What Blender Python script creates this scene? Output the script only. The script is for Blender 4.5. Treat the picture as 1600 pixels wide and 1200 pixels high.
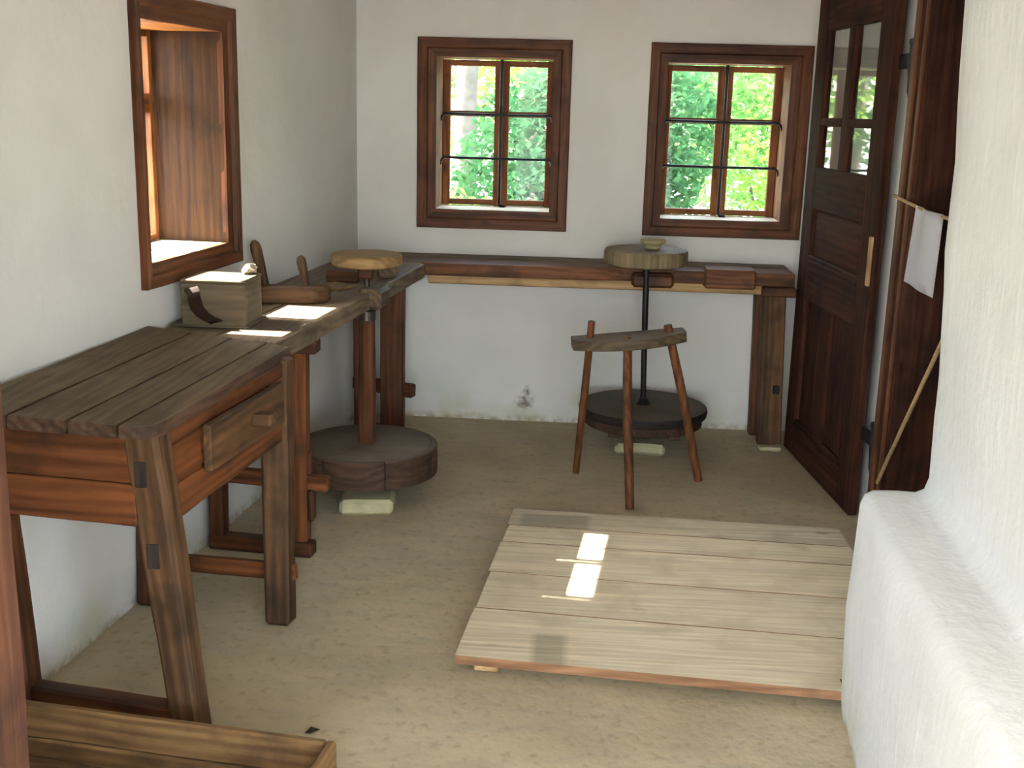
import bpy, bmesh, math, random
from mathutils import Vector, Matrix, noise as mnoise
random.seed(7)
for o in list(bpy.data.objects): bpy.data.objects.remove(o)
scene = bpy.context.scene
COL = scene.collection
R = math.radians

# ------------------------------------------------------------------ camera
CAM_H = 1.5
def camera():
    f, pitch, roll, yaw = 1800.0, R(13.55), R(1.493), R(3.3655)
    fwd = Vector((-math.sin(yaw)*math.cos(pitch), math.cos(yaw)*math.cos(pitch), -math.sin(pitch)))
    right = Vector((math.cos(yaw), math.sin(yaw), 0)); up = right.cross(fwd)
    r = right*math.cos(roll)+up*math.sin(roll); u = up*math.cos(roll)-right*math.sin(roll)
    cd = bpy.data.cameras.new('camera'); co = bpy.data.objects.new('camera', cd); COL.objects.link(co)
    m = Matrix((r, u, -fwd)).transposed().to_4x4(); m.translation = (0, 0, CAM_H)
    co.matrix_world = m
    cd.sensor_width = 36; cd.lens = 36*f/1600; cd.clip_start = .02; cd.clip_end = 300
    scene.camera = co
camera()

# ------------------------------------------------------------------ light
world = bpy.data.worlds.new('world'); scene.world = world; world.use_nodes = True
wn = world.node_tree.nodes; wl = world.node_tree.links; wn.clear()
sky = wn.new('ShaderNodeTexSky'); sky.sky_type = 'NISHITA'; sky.sun_disc = False
sky.sun_elevation = R(45); sky.sun_rotation = R(-84); sky.dust_density = 2.0; sky.altitude = 200
wb = wn.new('ShaderNodeBackground'); wb.inputs['Strength'].default_value = .55
wo = wn.new('ShaderNodeOutputWorld')
hz = wn.new('ShaderNodeMix'); hz.data_type = 'RGBA'; hz.inputs[0].default_value = .45; hz.inputs[7].default_value = (2.2, 2.2, 2.2, 1)   # summer haze
wl.new(sky.outputs[0], hz.inputs[6]); wl.new(hz.outputs[2], wb.inputs[0]); wl.new(wb.outputs[0], wo.inputs[0])
SUN_DIR = Vector((1.0, -.085, -.945)).normalized()
sd = bpy.data.lights.new('sun', 'SUN'); sd.energy = 9.0; sd.angle = R(.5); sd.color = (1, .95, .86)
so = bpy.data.objects.new('sun', sd); COL.objects.link(so)
so.rotation_euler = SUN_DIR.to_track_quat('-Z', 'Y').to_euler(); so.location = (-6, 5, 8)
# the photographer's small flash, left of the lens
fd = bpy.data.lights.new('camera_flash', 'POINT'); fd.energy = 3.0; fd.shadow_soft_size = .02; fd.color = (1, 1, 1)
fo = bpy.data.objects.new('camera_flash', fd); COL.objects.link(fo); fo.location = (-.06, -.01, CAM_H+.03)
vs = scene.view_settings
vs.view_transform = 'Standard'; vs.look = 'None'; vs.gamma = 1; vs.use_curve_mapping = False
vs.exposure = 3.42

# ------------------------------------------------------------------ materials
def lin(c):
    return tuple((v/12.92 if v <= .04045 else ((v+.055)/1.055)**2.4) for v in (x/255 for x in c))
MATS = {}
class NT:
    def __init__(s, name):
        s.m = bpy.data.materials.new(name); s.m.use_nodes = True
        s.n = s.m.node_tree.nodes; s.l = s.m.node_tree.links
        s.b = s.n['Principled BSDF']; s.out = s.n['Material Output']
    def add(s, t, **kw):
        x = s.n.new(t)
        for k, v in kw.items(): setattr(x, k, v)
        return x
    def noise(s, vec, scale, detail=4, dist=0, rough=.55):
        x = s.add('ShaderNodeTexNoise'); x.inputs['Scale'].default_value = scale; x.inputs['Detail'].default_value = detail
        x.inputs['Distortion'].default_value = dist; x.inputs['Roughness'].default_value = rough
        s.l.new(vec, x.inputs['Vector']); return x.outputs['Fac']
    def ramp(s, fac, stops):
        x = s.add('ShaderNodeValToRGB'); e = x.color_ramp.elements
        while len(e) < len(stops): e.new(.5)
        for i, (p, c) in enumerate(stops):
            e[i].position = p; e[i].color = (*c, 1) if len(c) == 3 else c
        s.l.new(fac, x.inputs[0]); return x.outputs[0]
    def mix(s, fac, a, b, mode='MIX'):
        x = s.add('ShaderNodeMix', data_type='RGBA', blend_type=mode)
        for sock, v in ((x.inputs[0], fac), (x.inputs[6], a), (x.inputs[7], b)):
            if isinstance(v, (int, float)): sock.default_value = v
            elif isinstance(v, tuple): sock.default_value = (*v, 1) if len(v) == 3 else v
            else: s.l.new(v, sock)
        return x.outputs[2]
    def math(s, op, a, b=0.0):
        x = s.add('ShaderNodeMath', operation=op)
        for sock, v in zip(x.inputs, (a, b)):
            if isinstance(v, (int, float)): sock.default_value = v
            else: s.l.new(v, sock)
        return x.outputs[0]
    def vmap(s, vec, scale, loc=(0, 0, 0)):
        x = s.add('ShaderNodeMapping'); x.inputs['Scale'].default_value = scale; x.inputs['Location'].default_value = loc
        s.l.new(vec, x.inputs[0]); return x.outputs[0]
    def bump(s, h, strength, dist=.01):
        x = s.add('ShaderNodeBump'); x.inputs['Strength'].default_value = strength; x.inputs['Distance'].default_value = dist
        s.l.new(h, x.inputs['Height']); s.l.new(x.outputs[0], s.b.inputs['Normal'])
W = (1, 1, 1); K = (0, 0, 0)
# dark colour, light colour, dirt colour, dust amount on upward faces, roughness
WOODS = {
 'top': ((60, 47, 33), (110, 92, 68), (50, 42, 33), .3, .68),
 'red': ((66, 35, 18), (118, 70, 38), (42, 28, 20), .05, .6),
 'dark':  ((48, 28, 18), (96, 58, 36), (36, 26, 20), .12, .55),
 'leg': ((52, 36, 24), (98, 70, 45), (38, 30, 23), .08, .62),
 'door': ((36, 22, 17), (72, 44, 33), (28, 22, 20), .05, .75),
 'frame': ((62, 34, 20), (112, 68, 42), (42, 26, 20), .06, .5),
 'amber': ((120, 66, 26), (190, 128, 66), (88, 50, 28), .04, .5),
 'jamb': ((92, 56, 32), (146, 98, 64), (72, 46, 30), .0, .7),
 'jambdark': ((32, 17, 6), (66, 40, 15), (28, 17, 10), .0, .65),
 'sash': ((92, 52, 28), (146, 94, 54), (66, 40, 26), .0, .6),
 'edge':  ((104, 72, 50), (146, 108, 78), (84, 60, 44), .0, .7),
 'bench': ((66, 50, 36), (126, 108, 86), (60, 52, 44), .45, .62),
 'bfront': ((60, 36, 22), (116, 74, 46), (46, 34, 26), .2, .55),
 'head': ((100, 88, 66), (130, 114, 88), (84, 72, 54), .35, .75),
 'headl': ((118, 90, 54), (166, 134, 92), (98, 76, 50), .35, .7),
 'fly':   ((50, 36, 28), (92, 68, 52), (38, 32, 28), .75, .7),
 'black': ((30, 25, 23), (58, 48, 42), (26, 24, 22), .55, .6),
 'pale': ((200, 186, 158), (218, 205, 178), (178, 162, 134), .0, .7),
 'batten': ((150, 112, 72), (200, 166, 120), (120, 90, 60), .05, .6),
 'box': ((86, 74, 56), (112, 98, 78), (66, 56, 46), .2, .75),
 'stool': ((60, 36, 20), (118, 74, 44), (46, 31, 22), .05, .55),
 'seat':  ((58, 46, 34), (108, 92, 72), (50, 42, 36), .5, .65),
 'post': ((58, 35, 26), (94, 61, 45), (46, 29, 24), .0, .6),
 'trough': ((86, 60, 36), (140, 108, 70), (60, 44, 30), .15, .6),
}
def wood(key, axis='z'):
    nm = 'wood_%s_%s' % (key, axis)
    if nm in MATS: return MATS[nm]
    d, l, g, dust, rough = WOODS[key]
    d, l, g = lin(d), lin(l), lin(g)
    t = NT(nm)
    tc = t.add('ShaderNodeTexCoord'); oi = t.add('ShaderNodeObjectInfo')
    add = t.add('ShaderNodeVectorMath', operation='ADD'); mul = t.math('MULTIPLY', oi.outputs['Random'], 37.0)
    t.l.new(tc.outputs['Object'], add.inputs[0]); t.l.new(mul, add.inputs[1]); v = add.outputs[0]
    i = 'xyz'.index(axis)
    def sc(a, b):
        q = [a]*3; q[i] = b; return tuple(q)
    n1 = t.noise(t.vmap(v, sc(11, .9)), 1.6, 5, .8)
    n2 = t.noise(t.vmap(v, sc(55, 2.0)), 1.3, 4, .3)
    n3 = t.noise(v, 6.5, 4, .2)
    wv = t.add('ShaderNodeTexWave', wave_type='RINGS', rings_direction=axis.upper())
    wv.inputs['Scale'].default_value = 9; wv.inputs['Distortion'].default_value = 7; wv.inputs['Detail'].default_value = 3
    wv.inputs['Detail Scale'].default_value = 1.2
    t.l.new(t.vmap(v, sc(1.6, .22)), wv.inputs['Vector'])
    fac = t.math('ADD', t.math('MULTIPLY', n1, .84), t.math('MULTIPLY', wv.outputs['Fac'], .16))
    col = t.ramp(fac, [(.28, d), (.68, l)])
    col = t.mix(.8, col, t.ramp(n2, [(.3, (.72, .70, .68)), (.62, (1.06, 1.04, 1.0))]), 'MULTIPLY')
    col = t.mix(t.ramp(n3, [(.5, K), (.72, (.75, .75, .75))]), col, g)
    # sparse knots
    vo = t.add('ShaderNodeTexVoronoi'); vo.inputs['Scale'].default_value = 2.6
    t.l.new(t.vmap(v, sc(2.2, .9)), vo.inputs['Vector'])
    col = t.mix(t.ramp(vo.outputs['Distance'], [(.03, (.8, .8, .8)), (.09, K)]), col, tuple(x*.45 for x in d))
    hs = t.add('ShaderNodeHueSaturation'); t.l.new(col, hs.inputs['Color']); t.l.new(t.math('ADD', t.math('MULTIPLY', oi.outputs['Random'], .24), .88), hs.inputs['Value']); col = hs.outputs[0]
    if dust:
        ge = t.add('ShaderNodeNewGeometry'); sx = t.add('ShaderNodeSeparateXYZ'); t.l.new(ge.outputs['Normal'], sx.inputs[0])
        up = t.ramp(sx.outputs['Z'], [(.7, K), (.95, W)])
        dn = t.ramp(t.noise(tc.outputs['Object'], 4, 5), [(.3, (.45,)*3), (.7, W)])
        f = t.math('MULTIPLY', t.math('MULTIPLY', up, dn), dust)
        col = t.mix(f, col, lin((128, 116, 98)))
    t.l.new(col, t.b.inputs['Base Color']); t.b.inputs['Roughness'].default_value = rough
    t.b.inputs['Specular IOR Level'].default_value = .06 if key == 'door' else .16
    t.bump(t.math('ADD', n2, t.math('MULTIPLY', n1, .6)), .35, .004)
    MATS[nm] = t.m; return t.m
def plaster(name, base, tint, streak=False, mould=0.0, spots=()):
    t = NT(name); tc = t.add('ShaderNodeTexCoord'); v = tc.outputs['Object']
    n = t.noise(v, 2.2, 6, .3); n2 = t.noise(v, 26, 5); 
    col = t.mix(t.ramp(n, [(.35, K), (.75, W)]), lin(base), lin(tint))
    h = t.math('ADD', t.noise(v, 9, 6), t.math('MULTIPLY', n2, .35))
    if streak:
        s = t.noise(t.vmap(v, (14, 14, 1.6)), 2.2, 5, .4)
        col = t.mix(t.ramp(s, [(.62, K), (.8, (.5, .5, .5))]), col, lin((236, 236, 236)))
        h = t.math('ADD', h, t.math('MULTIPLY', s, .5))
    sx = t.add('ShaderNodeSeparateXYZ'); t.l.new(v, sx.inputs[0])
    if mould:
        low = t.ramp(sx.outputs['Z'], [(0.0, W), (.22, K)])
        f = t.math('MULTIPLY', t.math('MULTIPLY', low, t.ramp(t.noise(v, 5, 5), [(.45, K), (.7, W)])), mould)
        col = t.mix(f, col, lin((168, 172, 132)))
        lo2 = t.ramp(sx.outputs['Z'], [(0.0, W), (.035, K)])
        col = t.mix(t.math('MULTIPLY', lo2, t.ramp(n2, [(.4, K), (.6, (.8, .8, .8))])), col, lin((150, 132, 100)))
    for (px, py, pz, rad) in spots:
        dv = t.add('ShaderNodeVectorMath', operation='DISTANCE'); dv.inputs[1].default_value = (px, py, pz)
        jit = t.add('ShaderNodeVectorMath', operation='ADD'); t.l.new(v, jit.inputs[0])
        nn = t.add('ShaderNodeTexNoise'); nn.inputs['Scale'].default_value = 40; t.l.new(v, nn.inputs['Vector'])
        sub = t.add('ShaderNodeVectorMath', operation='SCALE'); sub.inputs['Scale'].default_value = rad*1.6
        sb2 = t.add('ShaderNodeVectorMath', operation='SUBTRACT'); sb2.inputs[1].default_value = (.5, .5, .5)
        t.l.new(nn.outputs['Color'], sb2.inputs[0]); t.l.new(sb2.outputs[0], sub.inputs[0]); t.l.new(sub.outputs[0], jit.inputs[1])
        t.l.new(jit.outputs[0], dv.inputs[0])
        f = t.ramp(t.math('DIVIDE', dv.outputs['Value'], rad), [(.25, (.8, .8, .8)), (1.0, K)])
        col = t.mix(f, col, lin((92, 76, 56)))
    t.l.new(col, t.b.inputs['Base Color']); t.b.inputs['Roughness'].default_value = .9
    t.b.inputs['Specular IOR Level'].default_value = .15
    t.bump(h, .3, .012); return t.m
def earth():
    t = NT('earth_floor'); tc = t.add('ShaderNodeTexCoord'); v = tc.outputs['Object']
    n = t.noise(v, 1.6, 6, .5); n2 = t.noise(v, 34, 5); n3 = t.noise(t.vmap(v, (3, 9, 3)), 2, 5, .4)
    col = t.mix(t.ramp(n, [(.32, K), (.7, W)]), lin((166, 151, 122)), lin((194, 178, 147)))
    col = t.mix(t.ramp(n3, [(.45, K), (.75, (.6,)*3)]), col, lin((160, 150, 130)))
    col = t.mix(t.ramp(n2, [(.3, (.3,)*3), (.45, K)]), col, lin((104, 90, 66)))
    t.l.new(col, t.b.inputs['Base Color']); t.b.inputs['Roughness'].default_value = .8
    t.b.inputs['Specular IOR Level'].default_value = .25
    t.bump(t.math('ADD', n2, t.math('MULTIPLY', n, 1.5)), .3, .008); return t.m
def simple(name, col, rough=.6, var=.25, scale=20, metal=0.0, bump=.2):
    t = NT(name); tc = t.add('ShaderNodeTexCoord'); n = t.noise(tc.outputs['Object'], scale, 5)
    c = lin(col)
    t.l.new(t.ramp(n, [(.3, tuple(x*(1-var) for x in c)), (.7, tuple(min(1, x*(1+var)) for x in c))]), t.b.inputs['Base Color'])
    t.b.inputs['Roughness'].default_value = rough; t.b.inputs['Metallic'].default_value = metal
    t.bump(n, bump, .004); return t.m
def glass():
    t = NT('window_glass')
    tr = t.add('ShaderNodeBsdfTransparent'); tr.inputs[0].default_value = (.94, .955, .94, 1)
    gl = t.add('ShaderNodeBsdfGlossy'); gl.inputs['Roughness'].default_value = .02
    lw = t.add('ShaderNodeLayerWeight'); lw.inputs['Blend'].default_value = .5
    fr = t.math('ADD', t.math('MULTIPLY', t.math('POWER', lw.outputs['Facing'], 5.0), .98), .010)
    mx = t.add('ShaderNodeMixShader'); t.l.new(fr, mx.inputs[0]); t.l.new(tr.outputs[0], mx.inputs[1]); t.l.new(gl.outputs[0], mx.inputs[2])
    t.l.new(mx.outputs[0], t.out.inputs[0]); return t.m
def leafmat(name, a, b):
    t = NT(name); tc = t.add('ShaderNodeTexCoord'); n = t.noise(tc.outputs['Object'], 2.4, 5); n2 = t.noise(tc.outputs['Object'], 17, 2)
    f = t.math('ADD', t.math('MULTIPLY', n, .5), t.math('MULTIPLY', n2, .5))
    col = t.ramp(f, [(.35, lin(a)), (.65, lin(b))])
    df = t.add('ShaderNodeBsdfDiffuse'); tl = t.add('ShaderNodeBsdfTranslucent')
    t.l.new(col, df.inputs[0]); t.l.new(col, tl.inputs[0])
    mx = t.add('ShaderNodeMixShader'); mx.inputs[0].default_value = .45
    t.l.new(df.outputs[0], mx.inputs[1]); t.l.new(tl.outputs[0], mx.inputs[2]); t.l.new(mx.outputs[0], t.out.inputs[0]); return t.m
M_WALL = plaster('lime_plaster', (212, 208, 201), (201, 196, 188), mould=.7, spots=[(-.256, 5.46, .09, .05), (-.248, 5.46, .145, .03)])
M_STOVE = plaster('brushed_limewash', (208, 207, 203), (196, 195, 190), streak=True, mould=.5)
M_CEIL = plaster('ceiling_plaster', (214, 211, 205), (204, 200, 194))
M_FLOOR = earth()
M_IRON = simple('black_iron', (38, 36, 36), .5, .3, 30, .6)
M_STEEL = simple('dark_steel', (70, 62, 55), .4, .3, 30, .7)
M_STONE = simple('pale_stone', (176, 166, 128), .85, .2, 12)
M_CLAY = simple('unfired_clay', (150, 138, 100), .8, .15, 15)
M_ROPE = simple('hemp_rope', (150, 122, 84), .9, .3, 90)
M_PAPER = simple('white_paper', (214, 212, 218), .8, .03, 6, bump=.05)
M_LEATHER = simple('old_leather', (72, 52, 42), .6, .3, 25)
M_METAL = simple('galvanised_can', (178, 166, 140), .35, .2, 60, .5)
M_GRASS = simple('yard_ground', (150, 149, 146), .9, .3, 3)
M_BARK = simple('grey_bark', (92, 84, 74), .9, .3, 9)
M_DRY = simple('dry_leaf_skin', (70, 58, 42), .8, .3, 40)
M_GLASS = glass()
M_LEAF = [leafmat('leaf_light', (92, 130, 48), (156, 182, 86)), leafmat('leaf_mid', (70, 118, 60), (134, 170, 96)),
          leafmat('leaf_blue', (46, 88, 54), (98, 138, 90))]

# ------------------------------------------------------------------ helpers
def link(name, me, mat=None, parent=None, loc=(0, 0, 0), rot=(0, 0, 0), smooth=False):
    o = bpy.data.objects.new(name, me); COL.objects.link(o)
    if mat is not None and not me.materials: me.materials.append(mat)
    if parent is not None: o.parent = parent
    o.location = loc; o.rotation_euler = rot
    if smooth:
        for p in me.polygons: p.use_smooth = True
    return o
def tag(o, label=None, cat=None, group=None, kind=None):
    for k, v in (('label', label), ('category', cat), ('group', group), ('kind', kind)):
        if v: o[k] = v
    return o
def empty(name, loc=(0, 0, 0), rz=0.0):
    o = bpy.data.objects.new(name, None); COL.objects.link(o); o.location = loc; o.rotation_euler = (0, 0, rz)
    o.empty_display_size = .1; return o
def rel(p, parent):
    return Vector(p) - (parent.location if parent is not None else Vector((0, 0, 0)))
def tomesh(bm, name):
    bmesh.ops.recalc_face_normals(bm, faces=bm.faces)
    me = bpy.data.meshes.new(name); bm.to_mesh(me); bm.free(); return me
def bevel(bm, off, seg=1):
    if off > 0:
        es = [e for e in bm.edges if len(e.link_faces) == 2 and e.calc_face_angle(0) > .5]
        bmesh.ops.bevel(bm, geom=es, offset=off, segments=seg, affect='EDGES', profile=.6, clamp_overlap=True)
def wob(p, amp, sc=7.0, seed=0.0):
    q = Vector(p)*sc + Vector((seed, seed*1.7, seed*.3))
    return Vector((mnoise.noise(q), mnoise.noise(q+Vector((31, 0, 0))), mnoise.noise(q+Vector((0, 57, 0)))))*amp
def box_mesh(name, dims, bev=.004, cuts=0, amp=0.0, taper=None):
    """box centred at the origin; cuts along its longest side; taper = end/start cross-section ratio"""
    bm = bmesh.new(); bmesh.ops.create_cube(bm, size=1)
    ax = max(range(3), key=lambda i: dims[i])
    for v in bm.verts:
        v.co = Vector([v.co[i]*dims[i] for i in range(3)])
    if cuts:
        es = [e for e in bm.edges if abs(e.verts[0].co[ax]-e.verts[1].co[ax]) > dims[ax]*.5]
        bmesh.ops.subdivide_edges(bm, edges=es, cuts=cuts, use_grid_fill=True)
    bevel(bm, min(bev, min(dims)*.3))
    sd = random.random()*90
    for v in bm.verts:
        if taper:
            k = 1+(taper-1)*(v.co[ax]/dims[ax]+.5)
            for i in range(3):
                if i != ax: v.co[i] *= k
        if amp: v.co += wob(v.co, amp, 9, sd)
    return tomesh(bm, name)
def pbox(name, c, dims, key, parent=None, rot=(0, 0, 0), bev=.004, amp=.0012, cuts=5, taper=None, mat=None):
    """wooden part; c is world (parent unrotated) position"""
    ax = 'xyz'[max(range(3), key=lambda i: dims[i])]
    me = box_mesh(name, dims, bev, cuts, amp, taper)
    return link(name, me, mat or wood(key, ax), parent, rel(c, parent) if parent is not None and parent.rotation_euler.z == 0 else Vector(c), rot)
def beam(name, p0, p1, w, d, key, parent=None, facing=(0, 1, 0), taper=None, bev=.006, amp=.0015, cuts=6, mat=None):
    """timber from p0 to p1; d measured along 'facing', w across"""
    p0, p1 = Vector(p0), Vector(p1); z = (p1-p0); L = z.length; z.normalize()
    y = Vector(facing); y = (y - z*y.dot(z)).normalized(); x = y.cross(z)
    me = box_mesh(name, (w, d, L), bev, cuts, amp, taper)
    ms = me; q = Matrix((x, y, z)).transposed()
    o = link(name, ms, mat or wood(key, 'z'), parent, rel((p0+p1)/2, parent)); o.rotation_euler = q.to_euler(); return o
def slab(name, poly, z0, z1, key, axis, parent=None, bev=.006, amp=.003, zf=None, mat=None, side=None):
    """flat board with polygon outline (world xy); zf(x,y) adds height"""
    pts = []; n = len(poly); sd = random.random()*90
    for i in range(n):
        a, b = Vector(poly[i]), Vector(poly[(i+1) % n]); k = max(1, int((b-a).length/.07))
        for j in range(k): pts.append(a.lerp(b, j/k))
    cx = sum(p.x for p in pts)/len(pts); cy = sum(p.y for p in pts)/len(pts)
    bm = bmesh.new(); bot = []; top = []
    for p in pts:
        w = wob((p.x, p.y, z0), amp, 8, sd); h = zf(p.x, p.y) if zf else 0
        bot.append(bm.verts.new((p.x-cx+w.x, p.y-cy+w.y, h-(z1-z0)))); top.append(bm.verts.new((p.x-cx+w.x, p.y-cy+w.y, h)))
    bm.faces.new(top); bm.faces.new(bot[::-1]); m = len(pts)
    for i in range(m): bm.faces.new((bot[i], bot[(i+1) % m], top[(i+1) % m], top[i]))
    bmesh.ops.recalc_face_normals(bm, faces=bm.faces)
    es = [e for e in bm.edges if len(e.link_faces) == 2 and len(e.link_faces[0].verts)+len(e.link_faces[1].verts) > 8 and e.calc_face_angle(0) > .5]
    bmesh.ops.bevel(bm, geom=es, offset=bev, segments=2, affect='EDGES', profile=.6, clamp_overlap=True)
    me = tomesh(bm, name); me.materials.append(mat or wood(key, axis))
    if side:
        me.materials.append(wood(side, axis))
        for p in me.polygons:
            if abs(p.normal.z) < .5: p.material_index = 1
    return link(name, me, None, parent, rel((cx, cy, z1), parent))
def lathe_mesh(name, prof, seg=40, wobble=0.0):
    bm = bmesh.new(); rings = []; sd = random.random()*50
    for r, z in prof:
        if r < 1e-5: rings.append([bm.verts.new((0, 0, z))])
        else:
            rg = []
            for k in range(seg):
                a = 2*math.pi*k/seg; rr = r*(1+wobble*mnoise.noise(Vector((math.cos(a)*1.5+sd, math.sin(a)*1.5, z*3))))
                rg.append(bm.verts.new((rr*math.cos(a), rr*math.sin(a), z)))
            rings.append(rg)
    for a, b in zip(rings, rings[1:]):
        for k in range(seg):
            j = (k+1) % seg
            if len(a) == 1 and len(b) == 1: continue
            if len(a) == 1: bm.faces.new((a[0], b[k], b[j]))
            elif len(b) == 1: bm.faces.new((a[k], b[0], a[j]))
            else: bm.faces.new((a[k], b[k], b[j], a[j]))
    return tomesh(bm, name)
def smooth_auto(o, ang=40):
    me = o.data
    for p in me.polygons: p.use_smooth = True
    bm = bmesh.new(); bm.from_mesh(me)
    for e in bm.edges: e.smooth = not (len(e.link_faces) == 2 and e.calc_face_angle(0) > R(ang))
    bm.to_mesh(me); bm.free(); return o
def tube_mesh(name, path, rad, seg=8, amp=0.0):
    bm = bmesh.new(); rings = []; n = len(path); sd = random.random()*40
    P = [Vector(p) for p in path]
    for i, p in enumerate(P):
        t = (P[min(i+1, n-1)]-P[max(i-1, 0)]).normalized()
        u = t.orthogonal().normalized() if i == 0 else (u - t*u.dot(t)).normalized()
        v = t.cross(u); r = rad[i] if isinstance(rad, (list, tuple)) else rad
        w = wob(p, amp, 9, sd) if amp else Vector()
        rings.append([bm.verts.new(p+w+(u*math.cos(2*math.pi*k/seg)+v*math.sin(2*math.pi*k/seg))*r) for k in range(seg)])
    for a, b in zip(rings, rings[1:]):
        for k in range(seg): bm.faces.new((a[k], a[(k+1) % seg], b[(k+1) % seg], b[k]))
    bm.faces.new(rings[0][::-1]); bm.faces.new(rings[-1])
    return tomesh(bm, name)
def tube(name, path, rad, mat, parent=None, seg=8, amp=0.0):
    base = Vector(path[0]); pp = [Vector(p)-base for p in path]
    return smooth_auto(link(name, tube_mesh(name, pp, rad, seg, amp), mat, parent, rel(base, parent)), 50)

# ------------------------------------------------------------------ room shell
LW_X0, LW_K = -1.231, .1027                 # left wall: x = LW_X0 + LW_K*(y-4)
lwx = lambda y: LW_X0+LW_K*(y-4)
LA = math.atan2(1, LW_K)                    # direction angle of the left wall
E_L = Vector((math.cos(LA), math.sin(LA), 0)); N_L = Vector((math.sin(LA), -math.cos(LA), 0))   # along wall, into room
BACK_Y, RIGHT_X, CEIL_Z = 5.47, 1.115, 2.32
def wall(name, origin, u, out, ulen, z0, z1, holes, thick, mat, amp=.007, step=.11):
    """wall whose inner face starts at origin and runs along u; holes = (u0,u1,z0,z1)"""
    u = Vector(u); out = Vector(out); og = Vector(origin)
    def lines(a, b, extra):
        s = sorted({round(x, 4) for x in [a, b]+[e for e in extra if a < e < b]}); r = []
        for p, q in zip(s, s[1:]):
            k = max(1, round((q-p)/step)); r += [p+(q-p)*i/k for i in range(k)]
        return r+[s[-1]]
    U = lines(0, ulen, [h[0] for h in holes]+[h[1] for h in holes])
    Z = lines(z0, z1, [h[2] for h in holes]+[h[3] for h in holes])
    bm = bmesh.new(); nu, nz = len(U), len(Z)
    def near(a, z):
        d = min([min(a, ulen-a)]+[max(max(h[0]-a, a-h[1], 0), max(h[2]-z, z-h[3], 0)) for h in holes])
        return min(1, d/.15)
    I = {}; O = {}
    for i, a in enumerate(U):
        for j, z in enumerate(Z):
            p = og+u*a+Vector((0, 0, z)); w = mnoise.noise(p*2.1)*amp+mnoise.noise(p*6.3)*amp*.5
            I[i, j] = bm.verts.new(p+out*(w*near(a, z))); O[i, j] = bm.verts.new(p+out*thick)
    def solid(i, j):
        if i < 0 or j < 0 or i >= nu-1 or j >= nz-1: return False
        a = (U[i]+U[i+1])/2; z = (Z[j]+Z[j+1])/2
        return not any(h[0] < a < h[1] and h[2] < z < h[3] for h in holes)
    for i in range(nu-1):
        for j in range(nz-1):
            if not solid(i, j): continue
            bm.faces.new((I[i, j], I[i+1, j], I[i+1, j+1], I[i, j+1])); bm.faces.new((O[i, j], O[i, j+1], O[i+1, j+1], O[i+1, j]))
            for (di, dj, a, b) in ((-1, 0, (i, j), (i, j+1)), (1, 0, (i+1, j), (i+1, j+1)), (0, -1, (i, j), (i+1, j)), (0, 1, (i, j+1), (i+1, j+1))):
                if not solid(i+di, j+dj): bm.faces.new((I[a], I[b], O[b], O[a]))
    o = link(name, tomesh(bm, name), mat); tag(o, kind='structure'); smooth_auto(o, 35); return o
WALL_T = .42
# openings: casing outer / inner measures in world units
W1 = dict(x0=-.705, x1=-.168, z0=1.02, z1=1.714); W2 = dict(x0=.352, x1=.905, z0=1.008, z1=1.712); W3 = dict(y0=3.34, y1=3.917, z0=1.017, z1=1.716)
HL = .022
BX0 = lwx(BACK_Y)
wall('wall_back', (BX0-.45, BACK_Y, 0), (1, 0, 0), (0, 1, 0), RIGHT_X+.5-BX0+.45, -.4, CEIL_Z+.02,
     [(w['x0']-HL-(BX0-.45), w['x1']+HL-(BX0-.45), w['z0']-HL, w['z1']+HL) for w in (W1, W2)], WALL_T, M_WALL)
L0 = Vector((lwx(1.0), 1.0, 0)); LLEN = (BACK_Y-1.0)/E_L.y
ul = lambda y: (y-1.0)/E_L.y
wall('wall_left', L0, E_L, -N_L, LLEN, -.4, CEIL_Z+.02, [(ul(W3['y0'])-HL, ul(W3['y1'])+HL, W3['z0']-HL, W3['z1']+HL)], WALL_T, M_WALL)
DY0, DY1, DZ = 3.2, 3.965, 2.02
wall('wall_right', (RIGHT_X, BACK_Y, 0), (0, -1, 0), (1, 0, 0), BACK_Y-2.6, -.4, CEIL_Z+.02, [(BACK_Y-DY1, BACK_Y-DY0, -.39, DZ)], .4, M_WALL)
wall('wall_front', (-.705, 1.2, 0), (-1, 0, 0), (0, -1, 0), .93, -.4, CEIL_Z+.02, [], .22, M_WALL)
for nm, x in (('wall_added_shade_left', -1.95), ('wall_added_shade_right', 1.9)):  # unseen side walls added behind the camera to dim the near surfaces
    tag(link(nm, box_mesh(nm, (.2, 1.4, 2.72), .01), M_WALL, None, (x, .2, .94)), kind='structure')
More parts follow.
